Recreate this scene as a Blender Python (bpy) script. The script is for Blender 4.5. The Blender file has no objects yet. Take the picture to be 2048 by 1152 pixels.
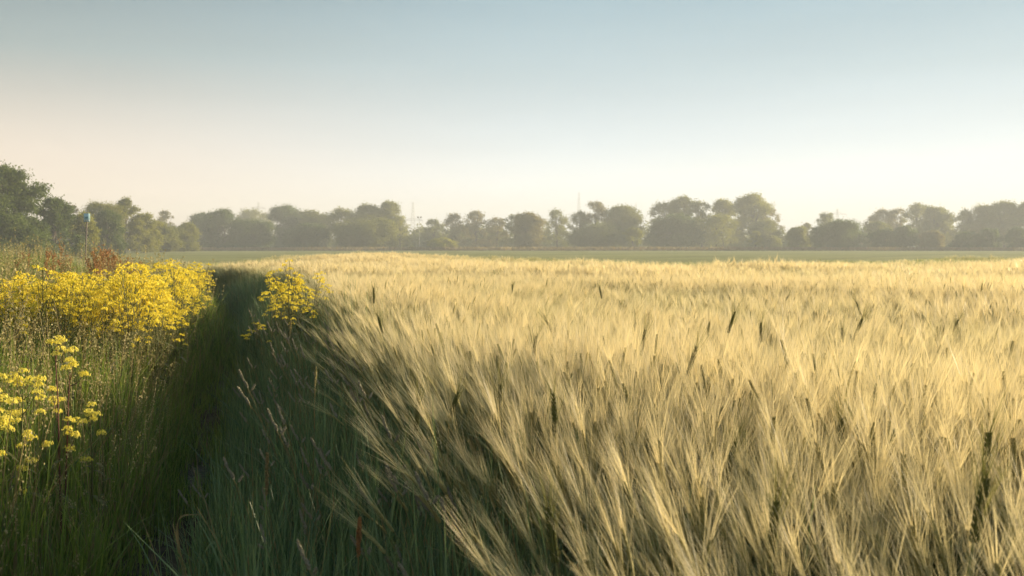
import bpy, math, random
import numpy as np
from mathutils import Vector, Matrix

# ------------------------------------------------------------------ camera, sky, sun, exposure
scene = bpy.context.scene
COL = scene.collection
R = math.radians
EYE = 1.40          # camera height (m)
F = 1991.0          # focal length in photo pixels (35 mm on a 2048 px wide frame)
HOR = 492.0         # photo row of the true horizon

cam_d = bpy.data.cameras.new('camera')
cam = bpy.data.objects.new('camera', cam_d)
COL.objects.link(cam)
cam.location = (0, 0, EYE)
cam.rotation_euler = (R(90), 0, 0)
cam_d.lens = 35.0
cam_d.sensor_width = 36.0
cam_d.shift_y = -84.0 / 2048.0
cam_d.clip_start = 0.05
cam_d.clip_end = 6000
cam_d.dof.use_dof = True
cam_d.dof.focus_distance = 4.5
cam_d.dof.aperture_fstop = 7.1
scene.camera = cam

SUN_EL, SUN_AZ = R(10.5), R(68)          # azimuth measured from the view direction towards the right
world = bpy.data.worlds.new('World')
scene.world = world
world.use_nodes = True
wn, wl = world.node_tree.nodes, world.node_tree.links
wn.clear()
def N(nodes, t, **kw):
    n = nodes.new(t)
    for k, v in kw.items():
        setattr(n, k, v)
    return n
w_out = N(wn, 'ShaderNodeOutputWorld')
w_bg = N(wn, 'ShaderNodeBackground')
w_bg.inputs[1].default_value = 0.085
sky = N(wn, 'ShaderNodeTexSky', sky_type='NISHITA', sun_disc=False)
sky.sun_elevation = SUN_EL
sky.sun_rotation = SUN_AZ
sky.altitude = 60
sky.air_density = 1.0
sky.dust_density = 1.2
sky.ozone_density = 1.6
# the clear sky, tempered by the bright milky band low over the misty horizon (warmer away from the sun)
w_hs = N(wn, 'ShaderNodeHueSaturation')
w_hs.inputs['Saturation'].default_value = 0.85
w_hs.inputs['Value'].default_value = 1.0
wl.new(sky.outputs[0], w_hs.inputs['Color'])
wl.new(w_hs.outputs[0], w_bg.inputs[0])
w_tc = N(wn, 'ShaderNodeTexCoord'); w_sp = N(wn, 'ShaderNodeSeparateXYZ')
wl.new(w_tc.outputs['Generated'], w_sp.inputs[0])
def wramp(stops):
    r = N(wn, 'ShaderNodeValToRGB'); r.color_ramp.interpolation = 'B_SPLINE' if False else 'EASE'
    r.color_ramp.interpolation = 'LINEAR'
    el = r.color_ramp.elements
    while len(el) < len(stops): el.new(0.5)
    for e, (p, c) in zip(el, stops): e.position = p; e.color = (*c, 1)
    m = N(wn, 'ShaderNodeMapRange'); m.inputs[1].default_value = 0.0; m.inputs[2].default_value = 0.5
    wl.new(w_sp.outputs[2], m.inputs[0]); wl.new(m.outputs[0], r.inputs[0]); return r
SKY_R = wramp([(0.0, (.95, .94, .92)), (.09, (.76, .81, .86)), (.20, (.49, .58, .655)), (.34, (.30, .405, .465)), (.50, (.18, .30, .37)), (1.0, (.08, .15, .22))])
SKY_L = wramp([(0.0, (.98, .62, .43)), (.12, (.74, .54, .42)), (.24, (.46, .395, .34)), (.36, (.18, .235, .245)), (.50, (.065, .125, .155)), (1.0, (.06, .11, .17))])
w_mr = N(wn, 'ShaderNodeMapRange', interpolation_type='SMOOTHSTEP'); w_mr.inputs[1].default_value = -0.62; w_mr.inputs[2].default_value = 0.12
wl.new(w_sp.outputs[0], w_mr.inputs[0])
w_mx = N(wn, 'ShaderNodeMix', data_type='RGBA'); wl.new(w_mr.outputs[0], w_mx.inputs[0])
wl.new(SKY_L.outputs[0], w_mx.inputs[6]); wl.new(SKY_R.outputs[0], w_mx.inputs[7])
# very faint uneven streaks of high haze
w_mp = N(wn, 'ShaderNodeMapping'); w_mp.inputs['Scale'].default_value = (1.6, 1.6, 16); w_mp.inputs['Rotation'].default_value = (R(3), R(-5), 0)
w_nt = N(wn, 'ShaderNodeTexNoise'); w_nt.inputs['Scale'].default_value = 1.5; w_nt.inputs['Detail'].default_value = 5
wl.new(w_tc.outputs['Generated'], w_mp.inputs['Vector']); wl.new(w_mp.outputs[0], w_nt.inputs['Vector'])
w_m2 = N(wn, 'ShaderNodeMapRange'); w_m2.inputs[1].default_value = .3; w_m2.inputs[2].default_value = .7; w_m2.inputs[3].default_value = .955; w_m2.inputs[4].default_value = 1.045
wl.new(w_nt.outputs[0], w_m2.inputs[0])
w_vm = N(wn, 'ShaderNodeVectorMath', operation='SCALE'); wl.new(w_mx.outputs[2], w_vm.inputs[0]); wl.new(w_m2.outputs[0], w_vm.inputs['Scale'])
w_bg2 = N(wn, 'ShaderNodeBackground'); w_bg2.inputs[1].default_value = 0.545
wl.new(w_vm.outputs[0], w_bg2.inputs[0])
w_ms = N(wn, 'ShaderNodeMixShader'); w_ms.inputs[0].default_value = 0.92
wl.new(w_bg.outputs[0], w_ms.inputs[1]); wl.new(w_bg2.outputs[0], w_ms.inputs[2])
wl.new(w_ms.outputs[0], w_out.inputs[0])

sun_d = bpy.data.lights.new('sun', 'SUN')
sun = bpy.data.objects.new('sun', sun_d)
COL.objects.link(sun)
sun_d.energy = 5.0
sun_d.angle = R(0.53)
sun_d.color = (1.0, 0.815, 0.54)
sdir = Vector((math.sin(SUN_AZ) * math.cos(SUN_EL), math.cos(SUN_AZ) * math.cos(SUN_EL), math.sin(SUN_EL)))
sun.rotation_euler = sdir.to_track_quat('Z', 'Y').to_euler()
sun.location = (40, 20, 40)

scene.view_settings.view_transform = 'Standard'
scene.view_settings.look = 'None'
scene.view_settings.exposure = 1.5
scene.view_settings.gamma = 1.0
scene.render.engine = 'CYCLES'
cy = scene.cycles
cy.use_adaptive_sampling = True
cy.adaptive_threshold = 0.02
cy.use_denoising = True
cy.denoiser = 'OPENIMAGEDENOISE'
cy.max_bounces = 6
cy.diffuse_bounces = 3
cy.glossy_bounces = 1
cy.transmission_bounces = 3
cy.volume_bounces = 0
cy.transparent_max_bounces = 8
cy.sample_clamp_indirect = 6.0
cy.caustics_reflective = False
cy.caustics_refractive = False

rng = np.random.default_rng(11)
random.seed(11)

# ------------------------------------------------------------------ materials
def leafmat(name, col, col2, trans=0.4, rough=0.6, spec=0.25, vary=True, noise=0.0, nscale=0.3, tint=1.15, island=False):
    """thin plant tissue: Principled over Translucent, colour varying per stalk and per leaf"""
    m = bpy.data.materials.new(name)
    m.use_nodes = True
    n, l = m.node_tree.nodes, m.node_tree.links
    n.clear()
    out = N(n, 'ShaderNodeOutputMaterial')
    mix = N(n, 'ShaderNodeMixShader')
    mix.inputs[0].default_value = trans
    p = N(n, 'ShaderNodeBsdfPrincipled')
    p.inputs['Roughness'].default_value = rough
    p.inputs['Specular IOR Level'].default_value = spec
    t = N(n, 'ShaderNodeBsdfTranslucent')
    ramp = N(n, 'ShaderNodeMix', data_type='RGBA')
    ramp.inputs[6].default_value = (*col, 1)
    ramp.inputs[7].default_value = (*col2, 1)
    oi = N(n, 'ShaderNodeObjectInfo')
    ge = N(n, 'ShaderNodeNewGeometry')
    add = N(n, 'ShaderNodeMath', operation='ADD')
    l.new((ge if island else oi).outputs['Random Per Island' if island else 'Random'], add.inputs[0])
    l.new(ge.outputs['Random Per Island'], add.inputs[1])
    last = N(n, 'ShaderNodeMath', operation='MULTIPLY')
    l.new(add.outputs[0], last.inputs[0])
    last.inputs[1].default_value = 0.5
    if noise:
        tc = N(n, 'ShaderNodeTexCoord')
        nt = N(n, 'ShaderNodeTexNoise')
        nt.inputs['Scale'].default_value = nscale
        nt.inputs['Detail'].default_value = 2
        l.new(ge.outputs['Position'], nt.inputs['Vector'])
        mr = N(n, 'ShaderNodeMapRange')
        mr.inputs[1].default_value = 0.35
        mr.inputs[2].default_value = 0.65
        l.new(nt.outputs[0], mr.inputs[0])
        mx = N(n, 'ShaderNodeMix', data_type='FLOAT')
        mx.inputs[0].default_value = noise
        l.new(last.outputs[0], mx.inputs[2])
        l.new(mr.outputs[0], mx.inputs[3])
        l.new(mx.outputs[0], ramp.inputs[0])
    else:
        l.new(last.outputs[0], ramp.inputs[0])
    l.new(ramp.outputs[2], p.inputs['Base Color'])
    bc = N(n, 'ShaderNodeMix', data_type='RGBA', blend_type='MULTIPLY')
    bc.inputs[0].default_value = 1.0
    bc.inputs[7].default_value = (tint, tint, tint * 0.85, 1)
    l.new(ramp.outputs[2], bc.inputs[6])
    l.new(bc.outputs[2], t.inputs[0])
    l.new(p.outputs[0], mix.inputs[1])
    l.new(t.outputs[0], mix.inputs[2])
    l.new(mix.outputs[0], out.inputs[0])
    return m

def plain(name, col, rough=0.6, metal=0.0, col2=None, nscale=8.0, bump=0.0):
    m = bpy.data.materials.new(name)
    m.use_nodes = True
    n, l = m.node_tree.nodes, m.node_tree.links
    p = n['Principled BSDF']
    p.inputs['Roughness'].default_value = rough
    p.inputs['Metallic'].default_value = metal
    p.inputs['Base Color'].default_value = (*col, 1)
    if col2 is not None:
        ge = N(n, 'ShaderNodeNewGeometry')
        nt = N(n, 'ShaderNodeTexNoise')
        nt.inputs['Scale'].default_value = nscale
        nt.inputs['Detail'].default_value = 6
        l.new(ge.outputs['Position'], nt.inputs['Vector'])
        cr = N(n, 'ShaderNodeValToRGB')
        cr.color_ramp.elements[0].position = 0.35
        cr.color_ramp.elements[1].position = 0.65
        cr.color_ramp.elements[0].color = (*col, 1)
        cr.color_ramp.elements[1].color = (*col2, 1)
        l.new(nt.outputs[0], cr.inputs[0])
        l.new(cr.outputs[0], p.inputs['Base Color'])
        if bump:
            b = N(n, 'ShaderNodeBump')
            b.inputs['Strength'].default_value = bump
            b.inputs['Distance'].default_value = 0.05
            l.new(nt.outputs[0], b.inputs['Height'])
            l.new(b.outputs[0], p.inputs['Normal'])
    return m

M = {}
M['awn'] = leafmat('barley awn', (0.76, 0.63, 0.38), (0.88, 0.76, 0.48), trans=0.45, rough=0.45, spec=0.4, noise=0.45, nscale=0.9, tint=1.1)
def paint_low_shade(m, green, z0, z1):
    """shade low in the crop, painted into the awn colour: olive below, gold above"""
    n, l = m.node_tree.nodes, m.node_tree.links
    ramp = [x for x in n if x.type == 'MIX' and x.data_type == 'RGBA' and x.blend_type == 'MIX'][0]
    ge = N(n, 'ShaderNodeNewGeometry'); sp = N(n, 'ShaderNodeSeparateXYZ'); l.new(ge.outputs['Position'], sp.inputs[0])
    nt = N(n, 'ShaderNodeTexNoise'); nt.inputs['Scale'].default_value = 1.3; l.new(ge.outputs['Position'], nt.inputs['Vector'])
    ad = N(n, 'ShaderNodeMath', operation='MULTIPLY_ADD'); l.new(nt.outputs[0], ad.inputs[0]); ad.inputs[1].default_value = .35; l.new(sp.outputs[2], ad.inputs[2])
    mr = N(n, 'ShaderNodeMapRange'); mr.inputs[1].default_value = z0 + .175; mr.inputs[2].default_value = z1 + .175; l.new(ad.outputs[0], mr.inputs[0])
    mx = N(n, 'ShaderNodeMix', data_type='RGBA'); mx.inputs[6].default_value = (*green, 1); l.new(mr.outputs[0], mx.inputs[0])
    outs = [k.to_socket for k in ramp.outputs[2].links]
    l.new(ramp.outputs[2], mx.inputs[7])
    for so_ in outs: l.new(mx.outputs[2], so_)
paint_low_shade(M['awn'], (0.26, 0.30, 0.12), .58, .92)  # lower awns coloured olive to stand for the shade inside the crop
M['ear'] = leafmat('barley ear', (0.30, 0.29, 0.10), (0.44, 0.38, 0.15), trans=0.2)
M['greenear'] = leafmat('green ear', (0.10, 0.115, 0.03), (0.17, 0.17, 0.045), trans=0.12)
M['greenawn'] = leafmat('green awn', (0.14, 0.15, 0.04), (0.25, 0.23, 0.07), trans=0.3)
M['stem'] = leafmat('barley stem', (0.14, 0.175, 0.065), (0.25, 0.26, 0.10), trans=0.35)
M['grass'] = leafmat('grass blade', (0.045, 0.105, 0.018), (0.30, 0.37, 0.065), island=True, rough=0.4, spec=0.45, trans=0.5, noise=0.2, nscale=0.8)
M['verge'] = leafmat('blue green verge blade', (0.045, 0.10, 0.038), (0.25, 0.33, 0.135), island=True, trans=0.4, noise=0.2, nscale=1.5, rough=0.4, spec=0.4)
M['drygrass'] = leafmat('dry grass stalk', (0.22, 0.18, 0.07), (0.33, 0.24, 0.11), trans=0.35)
M['panicle'] = leafmat('grass panicle', (0.30, 0.26, 0.11), (0.42, 0.36, 0.17), trans=0.35)
M['cocksfoot'] = leafmat('cocksfoot head', (0.22, 0.20, 0.14), (0.38, 0.35, 0.25), trans=0.25)
M['petal'] = leafmat('yellow petal', (0.80, 0.65, 0.04), (0.94, 0.78, 0.12), trans=0.5, tint=1.0)
M['palepetal'] = leafmat('pale yellow petal', (0.86, 0.74, 0.10), (0.93, 0.84, 0.22), trans=0.5, tint=1.0)
M['flowerstem'] = leafmat('flower stem', (0.10, 0.12, 0.035), (0.14, 0.13, 0.045), trans=0.15)
M['redstem'] = leafmat('reddish flower stem', (0.085, 0.03, 0.028), (0.13, 0.055, 0.03), trans=0.08)
M['sorrel'] = leafmat('rust red sorrel seed', (0.33, 0.15, 0.06), (0.42, 0.26, 0.10), trans=0.35)
M['soil'] = plain('soil', (0.05, 0.040, 0.024), 0.95, col2=(0.11, 0.088, 0.052), nscale=14, bump=0.8)
M['bark'] = plain('bark', (0.055, 0.042, 0.030), 0.9, col2=(0.10, 0.08, 0.06), nscale=2.0)
M['post'] = plain('weathered post', (0.12, 0.10, 0.085), 0.7, col2=(0.20, 0.17, 0.14), nscale=9)
M['cyan'] = plain('pale cyan sign paint', (0.40, 0.62, 0.66), 0.45, col2=(0.45, 0.66, 0.69), nscale=6)
M['teal'] = plain('dark teal print', (0.03, 0.22, 0.24), 0.5)
M['white'] = plain('white paint', (0.75, 0.75, 0.72), 0.5)
M['steel'] = plain('galvanised steel', (0.30, 0.31, 0.32), 0.5, metal=0.3)
LEAF = [
    leafmat('leaf deep green', (0.060, 0.095, 0.018), (0.125, 0.165, 0.028), trans=0.45, noise=0.5, nscale=0.25),
    leafmat('leaf olive green', (0.13, 0.15, 0.020), (0.27, 0.26, 0.040), trans=0.5, noise=0.5, nscale=0.25),
    leafmat('leaf light green', (0.19, 0.205, 0.028), (0.34, 0.32, 0.05), trans=0.5, noise=0.5, nscale=0.35),
    leafmat('leaf brownish green', (0.15, 0.135, 0.030), (0.27, 0.22, 0.050), trans=0.5, noise=0.5, nscale=0.25),
]

# ------------------------------------------------------------------ object helpers
def tag(o, label=None, cat=None, group=None, kind=None):
    if label: o['label'] = label
    if cat: o['category'] = cat
    if group: o['group'] = group
    if kind: o['kind'] = kind
    return o

def mesh_from(name, parts):
    """parts: list of (V (n,3), F (m,k) int array, material) -> one mesh, any k per part"""
    me = bpy.data.meshes.new(name)
    Vs, loops, starts, totals, mi, mats = [], [], [], [], [], []
    off = 0; lo = 0
    for V, Fc, mat in parts:
        if len(Fc) == 0: continue
        if mat not in mats: mats.append(mat)
        k = Fc.shape[1]
        Vs.append(np.asarray(V, np.float32)); loops.append((Fc + off).ravel())
        starts.append(lo + np.arange(len(Fc)) * k); totals.append(np.full(len(Fc), k))
        mi.append(np.full(len(Fc), mats.index(mat)))
        off += len(V); lo += Fc.size
    V = np.concatenate(Vs); L = np.concatenate(loops).astype(np.int32)
    S = np.concatenate(starts).astype(np.int32); MI = np.concatenate(mi).astype(np.int32)
    me.vertices.add(len(V)); me.vertices.foreach_set('co', V.ravel())
    me.loops.add(len(L)); me.loops.foreach_set('vertex_index', L)
    me.polygons.add(len(S)); me.polygons.foreach_set('loop_start', S)
    me.polygons.foreach_set('material_index', MI)
    for m in mats: me.materials.append(m)
    me.update(calc_edges=True)
    return me

def link(name, me, parent=None, loc=None, rot=None):
    o = bpy.data.objects.new(name, me)
    COL.objects.link(o)
    if parent is not None: o.parent = parent
    if loc is not None: o.location = loc
    if rot is not None: o.rotation_euler = rot
    return o

def empty(name, loc=(0, 0, 0), rot=(0, 0, 0), scale=1.0):
    o = bpy.data.objects.new(name, None)
    o.empty_display_size = 0.2
    COL.objects.link(o)
    o.location = loc; o.rotation_euler = rot; o.scale = (scale,) * 3
    return o

def ribbon(P, w, side=None, twist=0.0):
    """flat tapering blade along points P (n,3) with half widths w (n,)"""
    P = np.asarray(P, float); n = len(P)
    if side is None:
        a = rng.uniform(0, 2 * math.pi); side = np.array([math.cos(a), math.sin(a), 0.0])
    T = np.gradient(P, axis=0); T /= np.linalg.norm(T, axis=1)[:, None] + 1e-9
    S = side - T * (T @ side)[:, None]; S /= np.linalg.norm(S, axis=1)[:, None] + 1e-9
    w = np.asarray(w)[:, None]
    V = np.concatenate([P - S * w, P + S * w])
    i = np.arange(n - 1)
    Fc = np.stack([i, i + 1, n + i + 1, n + i], 1)
    return V, Fc

def tube(P, r, k=4, cap=False):
    P = np.asarray(P, float); n = len(P); r = np.broadcast_to(np.asarray(r, float), (n,))
    T = np.gradient(P, axis=0); T /= np.linalg.norm(T, axis=1)[:, None] + 1e-9
    ref = np.array([0.31, 0.95, 0.03]) if abs(T[0, 2]) > 0.5 else np.array([0.0, 0.0, 1.0])
    A = np.cross(T, ref); A /= np.linalg.norm(A, axis=1)[:, None] + 1e-9
    B = np.cross(T, A)
    V = []
    for j in range(k):
        a = 2 * math.pi * j / k
        V.append(P + (A * math.cos(a) + B * math.sin(a)) * r[:, None])
    V = np.stack(V, 1).reshape(-1, 3)
    Fc = []
    for i in range(n - 1):
        for j in range(k):
            Fc.append((i * k + j, i * k + (j + 1) % k, (i + 1) * k + (j + 1) % k, (i + 1) * k + j))
    return V, np.array(Fc)

class Acc:
    """collects shapes by material"""
    def __init__(s): s.d = {}
    def add(s, VF, mat):
        V, Fc = VF
        s.d.setdefault((mat.name, Fc.shape[1]), [mat, [], [], 0])
        e = s.d[(mat.name, Fc.shape[1])]
        e[1].append(V); e[2].append(Fc + e[3]); e[3] += len(V)
    def parts(s):
        return [(np.concatenate(e[1]), np.concatenate(e[2]), e[0]) for e in s.d.values()]
    def mesh(s, name): return mesh_from(name, s.parts())

def quads_at(C, size, updir=None, stretch=1.0, r=rng):
    """randomly turned quads round centres C"""
    n = len(C)
    u = r.normal(size=(n, 3))
    if updir is not None: u = u * 0.45 + updir
    u /= np.linalg.norm(u, axis=1)[:, None]
    v = r.normal(size=(n, 3)); v -= u * (u * v).sum(1)[:, None]; v /= np.linalg.norm(v, axis=1)[:, None]
    s = np.broadcast_to(np.asarray(size, float), (n,))[:, None] * 0.5
    u = u * s * stretch; v = v * s
    V = np.stack([C - u, C + v * 0.9 - u * 0.1, C + u, C - v * 0.9 - u * 0.1], 1).reshape(-1, 3)
    return V, np.arange(4 * n).reshape(n, 4)

# ------------------------------------------------------------------ lie of the land
_gx = np.array([-200, -60, -21.8, -17, -14.6, -12.2, -9.2, -6.8, -0.7, 3.8, 8.3, 14.3, 20.4, 26.4, 31, 60, 200])
_gz = np.array([-0.1, -.40, -.48, -.60, -.32, -.20, .03, -.07, -.32, -.42, -.66, -.60, -.56, -.38, -.26, -.15, 0])
def sstep(a, b, t):
    t = np.clip((t - a) / (b - a), 0, 1); return t * t * (3 - 2 * t)
def xb(y):   # left edge of the barley
    return np.interp(y, [0, 3, 15, 22, 28, 31, 34, 60, 80], [.74, .03, -2.72, -4.9, -8.0, -10.0, -12.0, -18.5, -24])
def xp(y):   # middle of the trodden path
    return np.interp(y, [0, 5, 10, 15, 25, 30, 36, 45], [-.45, -1.66, -2.95, -4.25, -7.6, -10.3, -15, -26])
YE = 62.0    # far edge of the barley
def hgt(x, y):
    x = np.asarray(x, float); y = np.asarray(y, float)
    g = np.interp(x * 60 / np.maximum(y, 30), _gx, _gz)
    s = sstep(15, 58, y) * (1 - sstep(64, 230, y))
    z = g * s
    off = xp(y) - x                                  # metres left of the path
    bank = 0.40 * sstep(1.6, 6.0, off) * sstep(6, 16, y) * (1 - sstep(38, 60, y))
    z = z + bank
    rut = -0.05 * np.exp(-((x - xp(y)) / 0.35) ** 2) * (y < 40)
    z = z + rut
    far = sstep(120, 330, y) * 0.12 * np.sin(x * 0.013 + 1.1)
    return z + far + sstep(290, 330, y) * 0.15

# ground: one sheet, fine near, coarse far
def ground_mat():
    m = bpy.data.materials.new('ground'); m.use_nodes = True
    n, l = m.node_tree.nodes, m.node_tree.links
    p = n['Principled BSDF']; p.inputs['Roughness'].default_value = 0.95
    p.inputs['Specular IOR Level'].default_value = 0.1
    ge = N(n, 'ShaderNodeNewGeometry'); sp = N(n, 'ShaderNodeSeparateXYZ')
    l.new(ge.outputs['Position'], sp.inputs[0])
    def noise(scale, detail=4):
        t = N(n, 'ShaderNodeTexNoise'); t.inputs['Scale'].default_value = scale; t.inputs['Detail'].default_value = detail
        l.new(ge.outputs['Position'], t.inputs['Vector']); return t
    def ramp(src, a, b, ca, cb):
        r = N(n, 'ShaderNodeValToRGB'); e = r.color_ramp.elements
        e[0].position, e[1].position = a, b; e[0].color, e[1].color = (*ca, 1), (*cb, 1)
        l.new(src, r.inputs[0]); return r
    soil = ramp(noise(12, 8).outputs[0], .35, .7, (0.04, 0.032, 0.019), (0.09, 0.072, 0.042))
    field = ramp(noise(0.05, 6).outputs[0], .35, .65, (0.25, 0.255, 0.075), (0.33, 0.32, 0.11))
    fine = noise(1.5, 6)
    fm = N(n, 'ShaderNodeMix', data_type='RGBA', blend_type='OVERLAY'); fm.inputs[0].default_value = 0.35
    l.new(field.outputs[0], fm.inputs[6]); l.new(fine.outputs[0], fm.inputs[7])
    # tramlines worn by the sprayer in the far crop: pairs of wheel tracks 24 m apart, running away and left
    rot = N(n, 'ShaderNodeVectorRotate'); rot.inputs['Angle'].default_value = R(38); l.new(ge.outputs['Position'], rot.inputs['Vector'])
    sr = N(n, 'ShaderNodeSeparateXYZ'); l.new(rot.outputs[0], sr.inputs[0])
    def track(o):
        a = N(n, 'ShaderNodeMath', operation='ADD'); a.inputs[1].default_value = o; l.new(sr.outputs[0], a.inputs[0])
        b = N(n, 'ShaderNodeMath', operation='PINGPONG'); b.inputs[1].default_value = 12; l.new(a.outputs[0], b.inputs[0])
        c = N(n, 'ShaderNodeMath', operation='LESS_THAN'); c.inputs[1].default_value = 0.3; l.new(b.outputs[0], c.inputs[0]); return c
    ta, tb = track(0), track(2.0)
    tm = N(n, 'ShaderNodeMath', operation='MAXIMUM'); l.new(ta.outputs[0], tm.inputs[0]); l.new(tb.outputs[0], tm.inputs[1])
    tf = N(n, 'ShaderNodeMath', operation='MULTIPLY'); tf.inputs[1].default_value = 0.6; l.new(tm.outputs[0], tf.inputs[0])
    tr = N(n, 'ShaderNodeMix', data_type='RGBA'); l.new(tf.outputs[0], tr.inputs[0])
    l.new(fm.outputs[2], tr.inputs[6]); tr.inputs[7].default_value = (0.05, 0.07, 0.03, 1)
    mr = N(n, 'ShaderNodeMapRange'); mr.inputs[1].default_value = 58; mr.inputs[2].default_value = 66; l.new(sp.outputs[1], mr.inputs[0])
    mx = N(n, 'ShaderNodeMix', data_type='RGBA'); l.new(mr.outputs[0], mx.inputs[0])
    l.new(soil.outputs[0], mx.inputs[6]); l.new(tr.outputs[2], mx.inputs[7])
    l.new(mx.outputs[2], p.inputs['Base Color'])
    bp = N(n, 'ShaderNodeBump'); bp.inputs['Strength'].default_value = 0.7; bp.inputs['Distance'].default_value = 0.06
    l.new(fine.outputs[0], bp.inputs['Height']); l.new(bp.outputs[0], p.inputs['Normal'])
    return m
def grid_sheet(name, xs, ys, mat, dz=0.0, hf=hgt):
    X, Y = np.meshgrid(xs, ys); Z = hf(X, Y) + dz
    V = np.stack([X, Y, Z], -1).reshape(-1, 3); nx = len(xs); ny = len(ys)
    i = (np.arange(ny - 1)[:, None] * nx + np.arange(nx - 1)[None]).ravel()
    Fc = np.stack([i, i + 1, i + nx + 1, i + nx], 1)
    return mesh_from(name, [(V, Fc, mat)])
xs = np.concatenate([[-1400, -900, -600, -400, -300, -200, -150, -110, -80, -60], np.arange(-48, 48, 1.0), [60, 80, 110, 150, 200, 300, 400, 600, 900, 1400]])
ys = np.concatenate([[-60, -30, -10], np.arange(-4, 70, 1.0), np.arange(72, 360, 8.0), [380, 420, 500, 700, 1000, 1400]])
g = link('ground', grid_sheet('ground', xs, ys, ground_mat()))
for p in g.data.polygons: p.use_smooth = True
tag(g, kind='structure')
# trodden path
ys2 = np.arange(0.5, 42, 0.25)
pv = []
for y in ys2:
    for k in range(7):
        x = float(xp(y)) + (k - 3) * 0.11 + 0.04 * math.sin(y * 2.3 + k)
        pv.append((x, y, float(hgt(x, y)) + 0.006 + 0.02 * random.random()))
pf = [(i * 7 + k, i * 7 + k + 1, (i + 1) * 7 + k + 1, (i + 1) * 7 + k) for i in range(len(ys2) - 1) for k in range(6)]
po = link('path', mesh_from('path', [(np.array(pv), np.array(pf), M['soil'])]))
tag(po, kind='structure')

# ------------------------------------------------------------------ scatter by geometry nodes (only for uncountable stuff)
def scatter(name, label, cat, P, rot, scl, cls, classes, kind='stuff'):
    """P (n,3), rot (n,3) euler, scl (n,), cls (n,) ; classes: list of lists of meshes"""
    me = bpy.data.meshes.new(name)
    me.vertices.add(len(P)); me.vertices.foreach_set('co', np.asarray(P, np.float32).ravel())
    def attr(nm, typ, arr, key='value'):
        a = me.attributes.new(nm, typ, 'POINT'); a.data.foreach_set(key, arr)
    attr('rot', 'FLOAT_VECTOR', np.asarray(rot, np.float32).ravel(), 'vector')
    attr('scl', 'FLOAT', np.asarray(scl, np.float32))
    attr('cls', 'INT', np.asarray(cls, np.int32))
    attr('pick', 'INT', rng.integers(0, 1000, len(P)).astype(np.int32))
    o = link(name, me)
    ng = bpy.data.node_groups.new(name + ' scatter', 'GeometryNodeTree')
    ng.interface.new_socket('Geometry', in_out='INPUT', socket_type='NodeSocketGeometry')
    ng.interface.new_socket('Geometry', in_out='OUTPUT', socket_type='NodeSocketGeometry')
    n, l = ng.nodes, ng.links
    gi, go = n.new('NodeGroupInput'), n.new('NodeGroupOutput')
    m2p = n.new('GeometryNodeMeshToPoints'); l.new(gi.outputs[0], m2p.inputs[0])
    jo = n.new('GeometryNodeJoinGeometry')
    def na(nm, t):
        a = n.new('GeometryNodeInputNamedAttribute'); a.data_type = t; a.inputs['Name'].default_value = nm; return a
    ar, as_, ac, ap = na('rot', 'FLOAT_VECTOR'), na('scl', 'FLOAT'), na('cls', 'INT'), na('pick', 'INT')
    for ci, meshes in enumerate(classes):
        jj = n.new('GeometryNodeJoinGeometry')
        for k, vm in enumerate(meshes):
            vo = bpy.data.objects.new(cat.replace(' ', '_') + '_source', vm)   # never linked to the scene
            oi = n.new('GeometryNodeObjectInfo'); oi.inputs['Object'].default_value = vo
            g2i = n.new('GeometryNodeGeometryToInstance')
            l.new(oi.outputs['Geometry'], g2i.inputs[0]); l.new(g2i.outputs[0], jj.inputs[0])
        eq = n.new('FunctionNodeCompare'); eq.data_type = 'INT'; eq.operation = 'EQUAL'
        l.new(ac.outputs[0], eq.inputs[2]); eq.inputs[3].default_value = ci
        iop = n.new('GeometryNodeInstanceOnPoints')
        l.new(m2p.outputs[0], iop.inputs['Points']); l.new(eq.outputs[0], iop.inputs['Selection'])
        l.new(jj.outputs[0], iop.inputs['Instance']); iop.inputs['Pick Instance'].default_value = True
        mod = n.new('FunctionNodeIntegerMath'); mod.operation = 'MODULO'
        l.new(ap.outputs[0], mod.inputs[0]); mod.inputs[1].default_value = len(meshes)
        l.new(mod.outputs[0], iop.inputs['Instance Index'])
        l.new(ar.outputs[0], iop.inputs['Rotation']); l.new(as_.outputs[0], iop.inputs['Scale'])
        l.new(iop.outputs[0], jo.inputs[0])
    l.new(jo.outputs[0], go.inputs[0])
    md = o.modifiers.new('scatter', 'NODES'); md.node_group = ng
    tag(o, label, cat, kind=kind)
    return o

def pts(density, y0, y1, xlo, xhi, r=rng):
    """uniform random points for y in [y0,y1], x between the functions xlo(y), xhi(y)"""
    yy = np.linspace(y0, y1, 400); w = np.maximum(xhi(yy) - xlo(yy), 0)
    area = np.trapezoid(w, yy) if hasattr(np, 'trapezoid') else np.trapz(w, yy)
    n = int(area * density)
    cdf = np.concatenate([[0], np.cumsum((w[1:] + w[:-1]) * 0.5)]); cdf /= cdf[-1]
    y = np.interp(r.random(n), cdf, yy)
    x = xlo(y) + (xhi(y) - xlo(y)) * r.random(n)
    return x, y

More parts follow.
